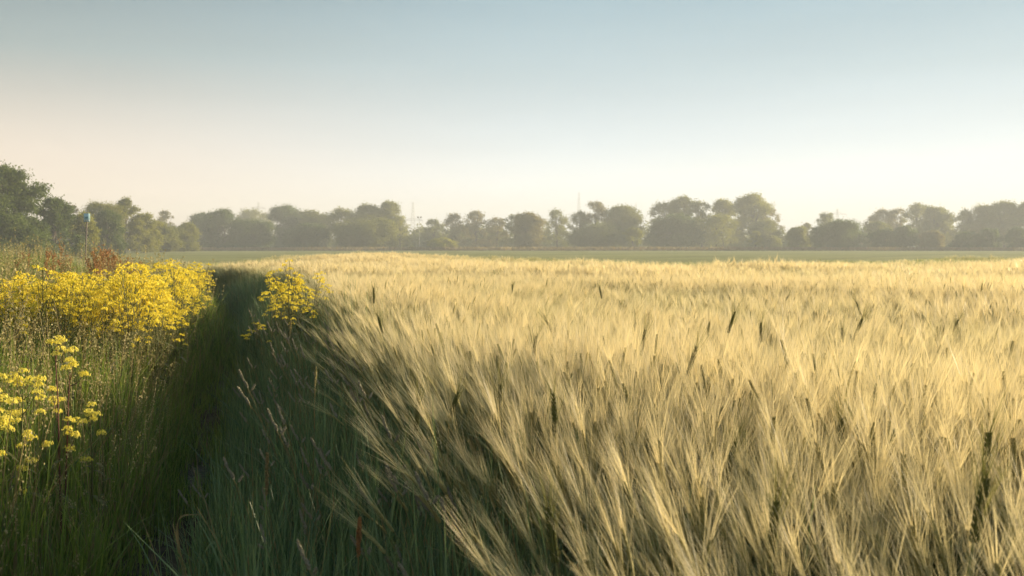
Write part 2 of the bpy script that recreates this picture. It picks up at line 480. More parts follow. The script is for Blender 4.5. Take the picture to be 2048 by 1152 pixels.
# ------------------------------------------------------------------ barley
def barley_shapes(r, detail, green=False):
    """stem, ear and awns of one stalk, growing from the origin and nodding towards -y; returns (stem, ear, awns) Acc"""
    st, ea, aw = Acc(), Acc(), Acc()
    H = r.uniform(0.70, 0.80)
    n = 6 if detail == 0 else 3
    t = np.linspace(0, 1, n)
    bx, by = r.normal(0, .03), r.uniform(.0, .05)
    P = np.stack([bx * t ** 2, -by * t ** 2.5, H * t], 1)
    if detail == 0: st.add(tube(P, np.linspace(.0018, .0011, n), 4), M['stem'])
    else: st.add(ribbon(P, np.linspace(.0022, .0014, n)), M['stem'])
    for k in range(3 if detail == 0 else 2):
        h0 = r.uniform(.2, .62); L = r.uniform(.15, .26); a = r.uniform(0, 2 * math.pi)
        s = np.linspace(0, 1, 5 if detail == 0 else 3)
        d = np.array([math.cos(a), math.sin(a)])
        c = np.interp(h0, P[:, 2], P[:, 0]); c2 = np.interp(h0, P[:, 2], P[:, 1])
        out = L * .55 * s; up = L * (0.8 * s - 0.9 * s ** 2.4 * r.uniform(.4, 1.2))
        Q = np.stack([c + d[0] * out, c2 + d[1] * out, h0 + up], 1)
        st.add(ribbon(Q, .0055 * (1 - s ** 2) + .0006, side=np.array([-d[1], d[0], 0])), M['stem'])
    # ear
    E = r.uniform(.075, .10) * (1.12 if green else 1); nod = r.uniform(.05, .45)
    ne = 11 if detail == 0 else 4
    s = np.linspace(0, 1, ne); ang = nod * (0.25 + 0.75 * s)
    ds = E / (ne - 1)
    C = [P[-1]]
    for k in range(1, ne): C.append(C[-1] + np.array([0, -math.sin(ang[k]), math.cos(ang[k])]) * ds)
    C = np.array(C)
    em = M['greenear'] if green else M['ear']; am = M['greenawn'] if green else M['awn']
    fat = 1.2 if green else 1.0
    if detail == 0:
        ea.add(tube(C, .0024 * fat * np.sin(np.linspace(.5, 2.8, ne)) + .0005, 5), em)
        for k in range(ne - 1):
            T = C[k + 1] - C[k]; T /= np.linalg.norm(T); sd = np.array([1.0, 0, 0]); nn = np.cross(T, sd)
            for sg in (-1, 1):
                for q in (-.5, .5):
                    tp = 1 - .55 * max(0, (k / ne - .55) / .45) ** 1.3
                    c = C[k] + (sd * sg * .0034 * fat + nn * q * .002) * tp + T * .004
                    ax = T * .96 + sd * sg * .28; ax /= np.linalg.norm(ax)
                    K = np.stack([c - ax * .005, c, c + ax * .006])
                    ea.add(tube(K, [.0005, .0021 * fat * tp, .0004], 4), em)
    else:
        ea.add(tube(C, [.002, .0052 * fat, .0046 * fat, .001], 5), em)
    na = (28, 19)[min(detail, 1)]
    wd = (.00046, .0008)[min(detail, 1)]
    segs = 4 if detail == 0 else 3
    for k in range(na):
        u = r.uniform(.05, 1); base = np.array([np.interp(u, s, C[:, j]) for j in range(3)])
        a0 = np.interp(u, s, ang); T = np.array([0, -math.sin(a0), math.cos(a0)])
        sd = (1 if k % 2 else -1) * (r.uniform(.03, .34) + .06 * (1 - u)); fr = r.normal(0, .10)
        L = r.uniform(.09, .145) * (0.75 if green else 1.0) * (1 + .15 * (1 - u))
        d0 = T + np.array([sd * .8, 0, 0]) + np.array([0, math.cos(a0), math.sin(a0)]) * fr
        d0 /= np.linalg.norm(d0)
        tt = np.linspace(0, 1, segs)[:, None]
        Q = base + d0 * L * tt + np.array([sd * .12, -.10 * nod, -.02]) * L * tt ** 2
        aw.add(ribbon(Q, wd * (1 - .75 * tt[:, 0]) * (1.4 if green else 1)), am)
    return st, ea, aw

def merged(accs, name):
    ps = []
    for a in accs: ps += a.parts()
    return mesh_from(name, ps)
def moved(acc, Rm, T):
    o = Acc()
    for V, Fc, m in acc.parts(): o.add((V @ Rm.T + T, Fc), m)
    return o
def rotm(rx, rz):
    return np.array(Matrix.Rotation(rz, 3, 'Z') @ Matrix.Rotation(rx, 3, 'X'))

br = np.random.default_rng(5)
near_parts = []
for k in range(14):
    st, ea, aw = barley_shapes(br, 0)
    near_parts.append((st.mesh('stem'), ea.mesh('ear'), aw.mesh('awns'), merged((st, ea, aw), 'barley near')))
L0 = [p[3] for p in near_parts]
L1 = [merged(barley_shapes(br, 1), 'barley middle') for k in range(12)]
def far_clump(r, nst=7, wd=.0022, na=9):
    st, ea, aw = Acc(), Acc(), Acc()
    for j in range(nst):
        a = r.uniform(0, 2 * math.pi); q = r.uniform(0, .17); x, y = q * math.cos(a), q * math.sin(a)
        H = r.uniform(.68, .80); lx, ly = r.normal(0, .06, 2)
        st.add(ribbon(np.array([[x, y, 0.1], [x + lx * .4, y + ly * .4, H * .6], [x + lx, y + ly, H]]), [.003, .0025, .002]), M['stem'])
        a2 = r.uniform(0, 2 * math.pi); dx, dy = math.cos(a2) * .035, math.sin(a2) * .035
        C = np.array([[x + lx, y + ly, H], [x + lx + dx * .4, y + ly + dy * .4, H + .045], [x + lx + dx, y + ly + dy, H + .085]])
        ea.add(tube(C, [.003, .006, .0015], 4), M['ear'])
        for k in range(na):
            b = C[0] + (C[2] - C[0]) * r.uniform(0, 1)
            d = np.array([dx * 3 + r.normal(0, .22), dy * 3 + r.normal(0, .22), 1.0]); d /= np.linalg.norm(d); L = r.uniform(.10, .15)
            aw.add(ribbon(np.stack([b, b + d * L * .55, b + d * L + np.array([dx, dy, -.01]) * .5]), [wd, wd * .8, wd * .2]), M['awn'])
    return merged((st, ea, aw), 'barley far')
L2 = [far_clump(br) for k in range(10)]
L3 = [far_clump(br, 10, .0042, 8) for k in range(8)]

def lean_field(x, y):
    """slowly changing lean of the crop: amount (rad) and compass direction of the lean"""
    lx = .075 + .06 * np.sin(1.9 * x + 0.7 * y + 0.5) + .04 * np.sin(4.1 * x - 2.3 * y) + .05 * np.sin(0.5 * x + 0.21 * y)
    ly = .02 + .07 * np.sin(1.3 * y - 1.1 * x + 2.0) + .06 * np.sin(3.3 * y + 2.9 * x)
    e = x - xb(y)                                    # outermost stalks hang over the verge
    k = np.exp(-np.maximum(e, 0) / .28)
    return lx - .40 * k, ly - .10 * k
def barley_xf(x, y, jitter, r=rng):
    lx, ly = lean_field(x, y)
    jitter = jitter * (1 + 1.0 * np.exp(-np.maximum(x - xb(y), 0) / .15))
    lx = lx + r.normal(0, 1, len(x)) * jitter; ly = ly + r.normal(0, 1, len(x)) * jitter
    amt = np.hypot(lx, ly); phi = np.arctan2(ly, lx)
    # euler XYZ: tilt about X (leans towards -y for +rx), then turn about Z so that -y points along phi
    rot = np.stack([amt, r.uniform(-.25, .25, len(x)), phi + math.pi / 2 + r.normal(0, 1, len(x)) * np.where(x - xb(y) < .3, .35, 1.2)], 1)
    return rot
def swell(x, y):
    return 1 + .045 * np.sin(.9 * x + .35 * y) + .035 * np.sin(.47 * y - .8 * x + 1) + .02 * np.sin(2.3 * x + 1.7 * y) + sstep(9, 16, y) * (.035 * np.sin(.31 * x + 1.05 * y) + .03 * np.sin(.17 * x - .6 * y + 1.7))

near_left = lambda y: xb(y)
right = lambda y: 0.62 * y + 1.6
x0, y0 = pts(470, 1.15, 6.5, near_left, right)
x1, y1 = pts(380, 6.5, 16, near_left, right)
x2, y2 = pts(46, 16, 34, near_left, right)
x3, y3 = pts(15, 34, YE, near_left, lambda y: 0.62 * y + 3)
rot0, rot1, rot2, rot3 = barley_xf(x0, y0, .09), barley_xf(x1, y1, .11), barley_xf(x2, y2, .12), barley_xf(x3, y3, .10)
s0 = swell(x0, y0) * rng.normal(1, .045, len(x0)); s1 = swell(x1, y1) * rng.normal(1, .05, len(x1))
s2 = swell(x2, y2) * rng.normal(1.0, .05, len(x2)); s3 = swell(x3, y3) * rng.normal(.99, .06, len(x3))
P0 = np.stack([x0, y0, hgt(x0, y0)], 1)
# the 240 stalks that show largest are things of their own
dist = np.hypot(x0, y0)
vis = (np.abs(x0 / y0) < 0.53) & (y0 > 1.45)
order = np.argsort(np.where(vis, dist, 99))[:240]
mask = np.ones(len(x0), bool); mask[order] = False
def stalk(name, loc, rot, scale, meshes, label, group=None, cat='barley stalk'):
    e = empty(name, loc, rot, scale)
    tag(e, label, cat, group)
    for nm, me in zip(('stem', 'ear', 'awns'), meshes): link(nm, me, e)
    return e
for i in order:
    edge = x0[i] - xb(y0[i]) < .22
    stalk('barley_stalk', P0[i], rot0[i], float(s0[i]), near_parts[int(rng.integers(14))][:3],
          'pale bristly barley stalk on the crop edge, leaning out over the shaded verge' if edge else
          'pale golden long-awned barley stalk in the dense foreground of the crop',
          'barley stalks leaning out at the crop edge' if edge else 'nearest barley stalks of the crop')
P = np.concatenate([P0[mask], np.stack([x1, y1, hgt(x1, y1)], 1), np.stack([x2, y2, hgt(x2, y2)], 1), np.stack([x3, y3, hgt(x3, y3)], 1)])
rot = np.concatenate([rot0[mask], rot1, rot2, rot3]); scl = np.concatenate([s0[mask], s1, s2, s3])
cls = np.concatenate([np.zeros(mask.sum()), np.ones(len(x1)), np.full(len(x2), 2), np.full(len(x3), 3)])
scatter('barley_crop', 'dense pale golden field of awned barley filling the right of the picture', 'barley', P, rot, scl, cls, [L0, L1, L2, L3])
print('barley points', len(P))

# dark green ears that stand out of the pale crop: (photo x, photo y of the ear, lean right +, scale)
DARK = [(1130, 645, -.35, 1.0, 'dark green ear tilted left standing out of the pale crop, left of centre field'),
        (1207, 575, -.18, .95, 'slim dark ear high in the crop, tilted slightly left, below the far mast'),
        (1288, 676, .12, 1.0, 'upright dark ear forming the left arm of a V of two ears'),
        (1300, 682, .80, 1.0, 'dark ear leaning far right, the right arm of a V of two ears'),
        (1358, 718, .28, 1.35, 'largest dark green ear in mid crop, leaning right beside the V-shaped pair'),
        (1236, 645, .20, .8, 'short dark ear leaning right between the left-tilted ear and the V-shaped pair'),
        (1435, 641, .25, .8, 'small brownish ear leaning right, up and right of the largest mid-crop ear'),
        (1705, 645, .30, 1.1, 'dark ear with long bristles leaning right in the right half of the crop'),
        (1675, 650, .0, .7, 'small upright brown ear just left of the long-bristled right-leaning ear'),
        (1043, 670, .15, .9, 'faint olive ear, tilted slightly right, left of the left-tilted dark ear'),
        (1014, 775, .05, 1.1, 'upright dark green ear deep in the crop, centre left'),
        (893, 755, .35, 1.0, 'green ear leaning right near the crop edge above the arching fans'),
        (748, 597, .0, .8, 'small upright green ear in the crop right of the yellow flower clump'),
        (772, 628, -.25, .7, 'small green ear tilted left under the upright one beside the flower clump'),
        (1023, 566, .0, .7, 'tiny upright dark ear far up the crop, under the dark far tree'),
        (1300, 578, .55, .75, 'small dark ear leaning strongly right high in the middle of the crop'),
        (1737, 598, -.35, .8, 'thin dark ear tilted left in the upper right of the crop'),
        (1998, 562, .0, .85, 'small dark two-bristled ear near the right border, high in the crop'),
        (1876, 622, .30, .8, 'dark ear leaning right in the upper right crop, lower left of the two-bristled one'),
        (1560, 575, .45, .7, 'thin olive ear leaning right far up in the right half of the crop'),
        (1936, 872, .03, 1.35, 'large blurred dark upright ear near the right border'),
        (1866, 990, .12, 1.4, 'large blurred dark ear low down, lower left of the upright one by the right border'),
        (1578, 1010, .03, 1.1, 'blurred olive green upright ear near the bottom of the picture'),
        (1660, 842, .0, 1.0, 'dark brown upright ear in the right middle of the crop'),
        (1426, 872, .10, 1.1, 'dim olive ear above the blurred fans, bottom centre right'),
        (1110, 826, .0, .9, 'small brown ear deep in the crop, below centre'),
        (1170, 1008, -.12, 1.1, 'blurred green ear tilted slightly left, low in the centre'),
        (2040, 722, .1, 1.0, 'dark ear cut by the right border of the picture'),
        (848, 790, .1, .9, 'small olive ear among the leaning stalks at the left crop edge'),
        (1515, 640, -.05, .7, 'tiny brown ear in the middle right of the crop, nearly upright'),
        (905, 515, .4, .8, 'dark ear leaning right against the green field on the crop skyline')]
dk = []
for k in range(4):
    st, ea, aw = barley_shapes(np.random.default_rng(70 + k), 0, True)
    dk.append((st.mesh('stem'), ea.mesh('ear'), aw.mesh('awns')))
for px, py, ln, sc, lab in DARK:
    tz = .96 + .02 * (sc - 1)
    tz += .045 if py < 700 else (.03 if px > 1800 else -.01 if py > 740 else .02)
    sc *= 1.15 if py < 740 else (.82 if px > 1800 else .78)
    y = (EYE - tz) * F / (py - HOR) if py > 530 else 42.0
    for _ in range(6):
        x = (px - 1024) / F * y
        y = min((EYE - tz - float(hgt(x, y))) * F / (py - HOR), 44.0)
    S = (tz + .04) / .84
    x -= math.sin(ln) * .8 * .9
    stalk('green_eared_stalk', (x, y, float(hgt(x, y))), (-.02, ln, random.uniform(-.3, .3)), S * (1 + .1 * (sc - 1)), dk[random.randrange(4)], lab, cat='green ear')

# ------------------------------------------------------------------ verge grasses
def blade(a, L, w, bend, base, n=5):
    s = np.linspace(0, 1, n); d = np.array([math.cos(a), math.sin(a)])
    out = L * bend * s ** 1.8; up = L * (s - .35 * bend * s ** 3)
    Q = np.stack([base[0] + d[0] * out, base[1] + d[1] * out, up], 1)
    return ribbon(Q, w * (1 - s ** 1.7) + .0003, side=np.array([-d[1], d[0], 0]))
def grass_clump(r, n, Lm, w, rad, heads=0, seg=5, mat='grass', dry=.08):
    A = Acc()
    for k in range(n):
        a = r.uniform(0, 2 * math.pi); q = rad * math.sqrt(r.random()); b = (q * math.cos(a), q * math.sin(a))
        wide = 1.9 if r.random() < .15 else 1.0
        A.add(blade(r.uniform(0, 6.28), Lm * r.uniform(.5, 1.12), w * wide * r.uniform(.5, 1.2), abs(r.normal(.16, .16)) + (.35 if wide > 1 and r.random() < .4 else 0), b, seg), M['drygrass'] if r.random() < dry else M[mat])
    for k in range(heads):
        a = r.uniform(0, 6.28); b = (rad * .6 * math.cos(a), rad * .6 * math.sin(a)); L = Lm * r.uniform(1.05, 1.4); lx, ly = r.normal(0, .06, 2)
        t = np.linspace(0, 1, 4); Pq = np.stack([b[0] + lx * t ** 2, b[1] + ly * t ** 2, L * t], 1)
        A.add(ribbon(Pq, [.0016, .0013, .001, .0006]), M['drygrass'])
        m = 26 if w < .0045 else 12
        u = r.uniform(.74, 1, m); C = np.stack([np.interp(u, t, Pq[:, j]) for j in range(3)], 1)
        sp = .028 * (1.15 - u)[:, None] * 3
        C = C + r.normal(size=(m, 3)) * np.array([1, 1, .6]) * sp * .45
        A.add(quads_at(C, .008 if w < .0045 else .016, np.array([0, 0, 1.0]), 1.3, r), M['panicle'])
    return A.mesh('grass clump')
gr = np.random.default_rng(21)
GN_ = [grass_clump(gr, 40, .62, .0038, .11, 1 + (k % 2), 6, dry=.16) for k in range(9)]        # near left
GV = [grass_clump(gr, 42, .66, .0040, .12, 0, 6, "verge", dry=.05) for k in range(8)]         # shaded strip
GS = [grass_clump(gr, 40, .26, .0028, .12, 0, 4, dry=.12) for k in range(5)]          # short path turf
GM = [grass_clump(gr, 42, .62, .0052, .16, 1, 4, dry=.18) for k in range(8)]         # middle
GF = [grass_clump(gr, 34, .66, .010, .24, 1, 3, dry=.12) for k in range(6)]          # far
lv_r = lambda y: xp(y) - .20
xa, ya = pts(50, 1.2, 8.5, lambda y: np.minimum(-.62 * y - .6, xp(y) - .5), lv_r)
xm, ym = pts(26, 8.5, 20, lambda y: -.62 * y - .6, lv_r)
xf, yf = pts(11, 20, 52, lambda y: -.62 * y - 1, lambda y: np.minimum(xp(y) - .3, xb(y) - 1.0))
xv, yv = pts(52, 1.5, 9, lambda y: xp(y) + .20, lambda y: xb(y) + .12)               # strip between path and crop
xw, yw = pts(34, 9, 26, lambda y: xp(y) + .24, lambda y: xb(y) + .1)
xq, yq = pts(60, 1, 16, lambda y: xp(y) - .55, lambda y: xp(y) - .12)                # turf on the path
xr_, yr_ = pts(60, 1, 16, lambda y: xp(y) + .14, lambda y: xp(y) + .5)
xt, yt = pts(22, 5, 32, lambda y: xp(y) - .35, lambda y: xp(y) + .35)
X = np.concatenate([xa, xm, xf, xv, xw, xq, xr_, xt]); Y = np.concatenate([ya, ym, yf, yv, yw, yq, yr_, yt])
C_ = np.concatenate([np.zeros(len(xa)), np.ones(len(xm)), np.full(len(xf), 2), np.full(len(xv), 4), np.full(len(xw), 4), np.full(len(xq) + len(xr_) + len(xt), 3)])
off = np.abs(X - xp(Y)); low = 1 - .35 * np.exp(-np.maximum(off - .3, 0) / .25)
S_ = rng.normal(1, .13, len(X)) * np.where(C_ == 3, .9, low) * np.where(C_ == 4, 1.08, 1) * (1 + .12 * np.sin(1.7 * X + 1.1 * Y))
left = (X < xp(Y)) & (C_ != 3)
S_ = np.where(left, S_ * (1.12 + .15 * sstep(5, 12, Y)), S_)
S_ = np.where((Y > 22) & (X > -.42 * Y), S_ * .75, S_)
rt = np.stack([rng.normal(0, .09, len(X)), rng.normal(0, .09, len(X)), rng.uniform(0, 6.28, len(X))], 1)
scatter('grass', 'tall green verge grass either side of the trodden path', 'grass', np.stack([X, Y, hgt(X, Y)], 1), rt, S_, C_, [GN_, GM, GF, GS, GV])
print('grass clumps', len(X))

# cocksfoot stalks in the shaded strip: things of their own
def cocksfoot(r):
    H = r.uniform(.72, .92); t = np.linspace(0, 1, 9); lx = r.uniform(.08, .22)
    Pq = np.stack([-lx * t ** 2.6, r.normal(0, .02) * t ** 2, H * (t - .06 * t ** 5)], 1)
    st = Acc(); st.add(tube(Pq, np.linspace(.0016, .0008, 9), 4), M['drygrass'])
    for k in range(2):
        st.add(blade(r.uniform(0, 6.28), r.uniform(.3, .5), .0035, r.uniform(.4, .9), (0, 0), 6), M['grass'])
    hd = Acc()
    T = Pq[-1] - Pq[-3]; T /= np.linalg.norm(T)
    def lump(c, ax, L, w, m):
        u = r.uniform(-1, 1, m); rad = w * np.sqrt(1 - u ** 2) * r.uniform(.6, 1, m) * .62; a = r.uniform(0, 6.28, m)
        A = np.cross(ax, [0.2, .9, .1]); A /= np.linalg.norm(A); B = np.cross(ax, A)
        C = c + ax * (u * L)[:, None] + A * (rad * np.cos(a))[:, None] + B * (rad * np.sin(a))[:, None]
        hd.add(quads_at(C, .0054, ax, 1.2, r), M['cocksfoot'])
        s = np.linspace(-1, 1, 5)
        hd.add(tube(c + ax * (s * L * .9)[:, None], w * .48 * np.sqrt(1 - s ** 2 * .96), 6), M['cocksfoot'])
    tip = Pq[-1]
    lump(tip + T * .012, T, .024, .0065, 130)
    lump(tip - T * .022 + np.array([.004, 0, 0]), T, .013, .0075, 80)
    sd = np.array([r.choice([-1, 1]) * .5, r.normal(0, .3), .8]); sd /= np.linalg.norm(sd)
    b = tip - T * .06; e = b + sd * .03
    hd.add(tube(np.stack([b, (b + e) / 2 + [0, 0, .002], e]), .0007, 3), M['drygrass']); lump(e, sd, .012, .0065, 70)
    return st.mesh('stem'), hd.mesh('seed_head')
ck = [cocksfoot(np.random.default_rng(90 + k)) for k in range(8)]
def put_cock(x, y, rz, sc, lab, group=None):
    e = empty('cocksfoot_stalk', (x, y, float(hgt(x, y))), (0, 0, rz), sc); tag(e, lab, 'grass stalk', group)
    a, b = ck[random.randrange(8)]; link('stem', a, e); link('seed_head', b, e)
CK = [(500, 768, .88, 'pale-topped cocksfoot stalk bending left, highest of those beside the path'),
      (372, 955, .62, 'cocksfoot stalk standing alone over the dark trodden path'),
      (400, 920, .62, 'knobbly cocksfoot stalk on the right lip of the path beside the lone one'),
      (528, 756, .90, 'cocksfoot stalk with two plump lobes right beside the pale-topped one')]
for px, py, H, lab in CK:
    y = (EYE - H) * F / (py - HOR); x = (px - 1024) / F * y + .13
    put_cock(x, y, 0, H / .84, lab)
xc, yc = pts(28, 1.9, 9, lambda y: xp(y) + .45, lambda y: xb(y) - .05)
for x, y in zip(xc, yc):
    put_cock(x, y, random.uniform(-.9, .9), random.uniform(.78, 1.02), 'greyish cocksfoot seed head in the shaded strip between path and barley', 'cocksfoot stalks in the shaded strip')
xc, yc = pts(4.5, 2.6, 11, lambda y: -.5 * y, lambda y: xp(y) - .5)
for x, y in zip(xc, yc):
    put_cock(x, y, random.uniform(-3, 3), random.uniform(.75, 1.0), 'brownish cocksfoot seed head in the tall grass left of the path', 'cocksfoot stalks left of the path')
# upright spikes and long arching leaves that stand out of the shaded strip
def px_at(px, py, d): return np.array([(px - 1024) / F * d, d, EYE - (py - HOR) / F * d])
def spike(px, top, bot, d, wid, label, mat, mat2):
    t0, b0 = px_at(px, top, d), px_at(px - 2, bot, d); base = np.array([t0[0] - .02, d, float(hgt(t0[0], d))])
    root = empty('foxtail_stalk', base); tag(root, label, 'grass stalk'); r = np.random.default_rng(int(px))
    a = Acc(); a.add(tube(np.stack([base, (base + b0) / 2, b0, t0]) - base, [.002, .0017, .0014, .0008], 5), mat2); link('stem', a.mesh('stem'), root)
    a = Acc(); u = r.random(170); ax = (t0 - b0); L = np.linalg.norm(ax); ax /= L
    rad = wid * np.sin(np.clip(u, .04, .97) * 3.1) ** .4
    an = r.uniform(0, 6.28, 170)
    C = b0 - base + ax * (u * L)[:, None] + np.stack([np.cos(an) * rad, np.sin(an) * rad, 0 * an], 1)
    a.add(quads_at(C, .0075, np.array([0, 0, 1.0]), 1.3, r), mat)
    sN = np.linspace(0, 1, 8); a.add(tube(b0 - base + ax * (sN * L)[:, None], wid * .8 * np.sin(.15 + sN * 2.9) ** .5, 6), mat)
    link('seed_head', a.mesh('seed_head'), root)
spike(535, 905, 990, 2.9, .0042, 'bright straw-yellow upright spike standing out of the shaded strip, bottom left of centre', M['drygrass'], M['grass'])
spike(719, 1035, 1112, 2.35, .0040, 'rusty orange upright spike under the arching barley fan at the bottom', M['sorrel'], M['drygrass'])
spike(582, 640, 668, 7.5, .0060, 'tan upright spike below the yellow flower clump at the barley edge', M['panicle'], M['drygrass'])
spike(632, 735, 770, 4.2, .0040, 'thin pinkish spike leaning by the shaded barley edge, right of the cocksfoot', M['panicle'], M['drygrass'])
def arch(pts_, d, wid, label, mat):
    Pq = np.array([px_at(px, py, d) for px, py in pts_]); base = Pq[0].copy(); root = empty('arching_grass_leaf', base)
    t = np.linspace(0, 1, len(Pq)); tt = np.linspace(0, 1, 14)
    Q = np.stack([np.interp(tt, t, Pq[:, j]) for j in range(3)], 1)
    for _ in range(2): Q[1:-1] = (Q[:-2] + Q[1:-1] * 2 + Q[2:]) / 4
    Q[:, 1] += .05 * np.sin(tt * 3)
    a = Acc(); a.add(ribbon(Q - base, wid * np.sin(.5 + tt * 2.6) ** .8, side=np.array([.2, .5, .85])), mat)
    me = a.mesh('arching grass leaf'); o = bpy.data.objects.new('grass_leaf', me); COL.objects.link(o)
    bpy.data.objects.remove(root); o.location = base; tag(o, label, 'grass leaf')
arch([(372, 1180), (356, 1130), (342, 1070), (346, 1045), (362, 1034), (400, 1031)], 3.4, .0055, 'yellowing grass leaf arching to the right over the bare path, at the bottom', M['drygrass'])
arch([(392, 1190), (396, 1130), (404, 1104), (418, 1091), (430, 1088)], 3.2, .0065, 'green grass leaf curling to the right, right beside the yellowing arched one', M['verge'])
print('cocksfoot', len(bpy.data.objects))

# ------------------------------------------------------------------ yellow-flowered plants
def petals(C, r, near):
    """a domed raceme of small four-petalled flowers round C"""
    A = Acc()
    m = 34 if near else 24
    rad = .023 if near else .031
    u = r.normal(size=(m, 3)); u /= np.linalg.norm(u, axis=1)[:, None]; u[:, 2] = np.abs(u[:, 2]) * .8 - .18
    rr = rad * r.uniform(.55, 1.0, m)[:, None]
    P_ = C + u * rr
    if near:
        # four petals each
        V, Fq = [], []
        for p, d in zip(P_, u):
            d = d / np.linalg.norm(d); a = np.cross(d, [.3, .2, .9]); a /= np.linalg.norm(a); b = np.cross(d, a); th = r.uniform(0, 1.57)
            for q in range(4):
                an = th + q * 1.5708; ex = a * math.cos(an) + b * math.sin(an); ey = np.cross(d, ex); o = len(V)
                V += [p, p + ex * .0030 + ey * .0018 + d * .0008, p + ex * .0052 + d * .0018, p + ex * .0030 - ey * .0018 + d * .0008]
                Fq.append((o, o + 1, o + 2, o + 3))
        A.add((np.array(V), np.array(Fq)), M['palepetal'])
        s = np.linspace(-.018, .008, 3); A.add(tube(C + np.array([[0, 0, v] for v in s]), .0012, 3), M['flowerstem'])
    else:
        A.add(quads_at(P_, .0125, None, 1.0, r), M['petal'])
    return A
def curve(a, b, sag, n=5):
    t = np.linspace(0, 1, n)[:, None]
    return a + (b - a) * t + np.array([0, 0, -sag]) * np.sin(t * math.pi) 
def mid_plant(r, H):
    """bushy plant: stem mesh and ONE blossom mesh (for plants some metres off)"""
    st, bl = Acc(), Acc(); lx, ly = r.normal(0, .05, 2)
    t = np.linspace(0, 1, 5); Pq = np.stack([lx * t ** 2, ly * t ** 2, H * t], 1)
    st.add(tube(Pq, np.linspace(.0045, .002, 5), 4), M['flowerstem'])
    tips = [Pq[-1]]
    for k in range(r.integers(9, 15)):
        u = r.uniform(.45, .93); b = np.array([np.interp(u, t, Pq[:, j]) for j in range(3)]); a = r.uniform(0, 6.28); L = (1.0 - u) * H * .62 + .05
        e = b + np.array([math.cos(a) * L * .45, math.sin(a) * L * .45, L * r.uniform(.7, 1.05)])
        st.add(tube(curve(b, e, .02, 4), np.linspace(.0022, .0012, 4), 3), M['flowerstem']); tips.append(e)
    for k in range(7):
        u = r.uniform(.08, .7); b = np.array([np.interp(u, t, Pq[:, j]) for j in range(3)]); a = r.uniform(0, 6.28); L = r.uniform(.07, .14)
        s = np.linspace(0, 1, 4); Q = b + np.stack([math.cos(a) * L * s, math.sin(a) * L * s, L * (.4 * s - .7 * s ** 2)], 1)
        st.add(ribbon(Q, .012 * np.sin(np.linspace(.4, 3.1, 4)) + .001, side=np.array([-math.sin(a), math.cos(a), 0])), M['flowerstem'])
    for e in tips:
        for V, Fc, m in petals(e, r, False).parts(): bl.add((V, Fc), m)
        if r.random() < .5:
            for V, Fc, m in petals(e + np.array([*r.normal(0, .02, 2), -.035]), r, False).parts(): bl.add((V, Fc), m)
    return st.mesh('stem'), bl.mesh('blossom')
fr_ = np.random.default_rng(33)
mids = [mid_plant(fr_, fr_.uniform(.95, 1.12)) for k in range(9)]
def put_flower(x, y, H, lab, group, cat='yellow flower'):
    e = empty('yellow_flowering_plant', (x, y, float(hgt(x, y))), (random.gauss(0, .06), random.gauss(0, .06), random.uniform(0, 6.28)), H / 1.03)
    tag(e, lab, cat, group); a, b = mids[random.randrange(9)]; link('stem', a, e); link('blossom', b, e)
# band on the left: rows defined by photo column, distance range and the height of the tops
def band(n, px0, px1, ytop0, ytop1, d0, d1, lab, group):
    for k in range(n):
        t = random.random(); px = px0 + (px1 - px0) * t; d = random.uniform(d0, d1)
        x = (px - 1024) / F * d
        if x > xp(d) - .32: x = float(xp(d)) - .32 - random.random() * .5
        top = EYE - (ytop0 + (ytop1 - ytop0) * t + (random.random() ** 1.6) * 75 - HOR) / F * d
        H = top - float(hgt(x, d))
        if H > 1.3: H = random.uniform(1.1, 1.3)
        if H < .5: continue
        put_flower(x, d, H, lab, group)
band(95, 130, 425, 552, 556, 7.0, 12.5, 'yellow-flowered plant in the dense bright band left of the path', 'yellow flowers massed left of the path')
band(44, 330, 450, 552, 532, 6.8, 11.5, 'yellow-flowered plant at the path end of the bright band', 'yellow flowers at the path edge')
band(26, 370, 462, 522, 520, 11.5, 14.5, 'taller yellow-flowered plant on the skyline above the path edge', 'tall yellow flowers above the path edge')
band(56, -30, 150, 566, 545, 7.0, 11.0, 'yellow-flowered plant at the left border in the tall grass', 'yellow flowers by the left border')
band(10, 60, 330, 545, 545, 12, 16, 'yellow-flowered plant half hidden in grass at the back of the band', 'yellow flowers at the back of the band')
band(3, 285, 305, 522, 524, 20, 22, 'small distant yellow-flowered plant standing before the green field', 'distant yellow flowers')
for k in range(12):                                  # clump between path and barley
    px = random.gauss(588, 22); d = random.uniform(8.3, 10.2); x = (px - 1024) / F * d
    top = EYE - (540 + abs(px - 590) * .25 + (random.random() ** 1.5) * 70 - HOR) / F * d
    put_flower(x, d, top - float(hgt(x, d)), 'yellow-flowered plant in the clump between the path and the barley', 'yellow flower clump at the barley edge')
put_flower((510 - 1024) / F * 8.4, 8.4, .78, 'low sparse yellow-flowered plant leaning into the dark path, left of the clump', None)

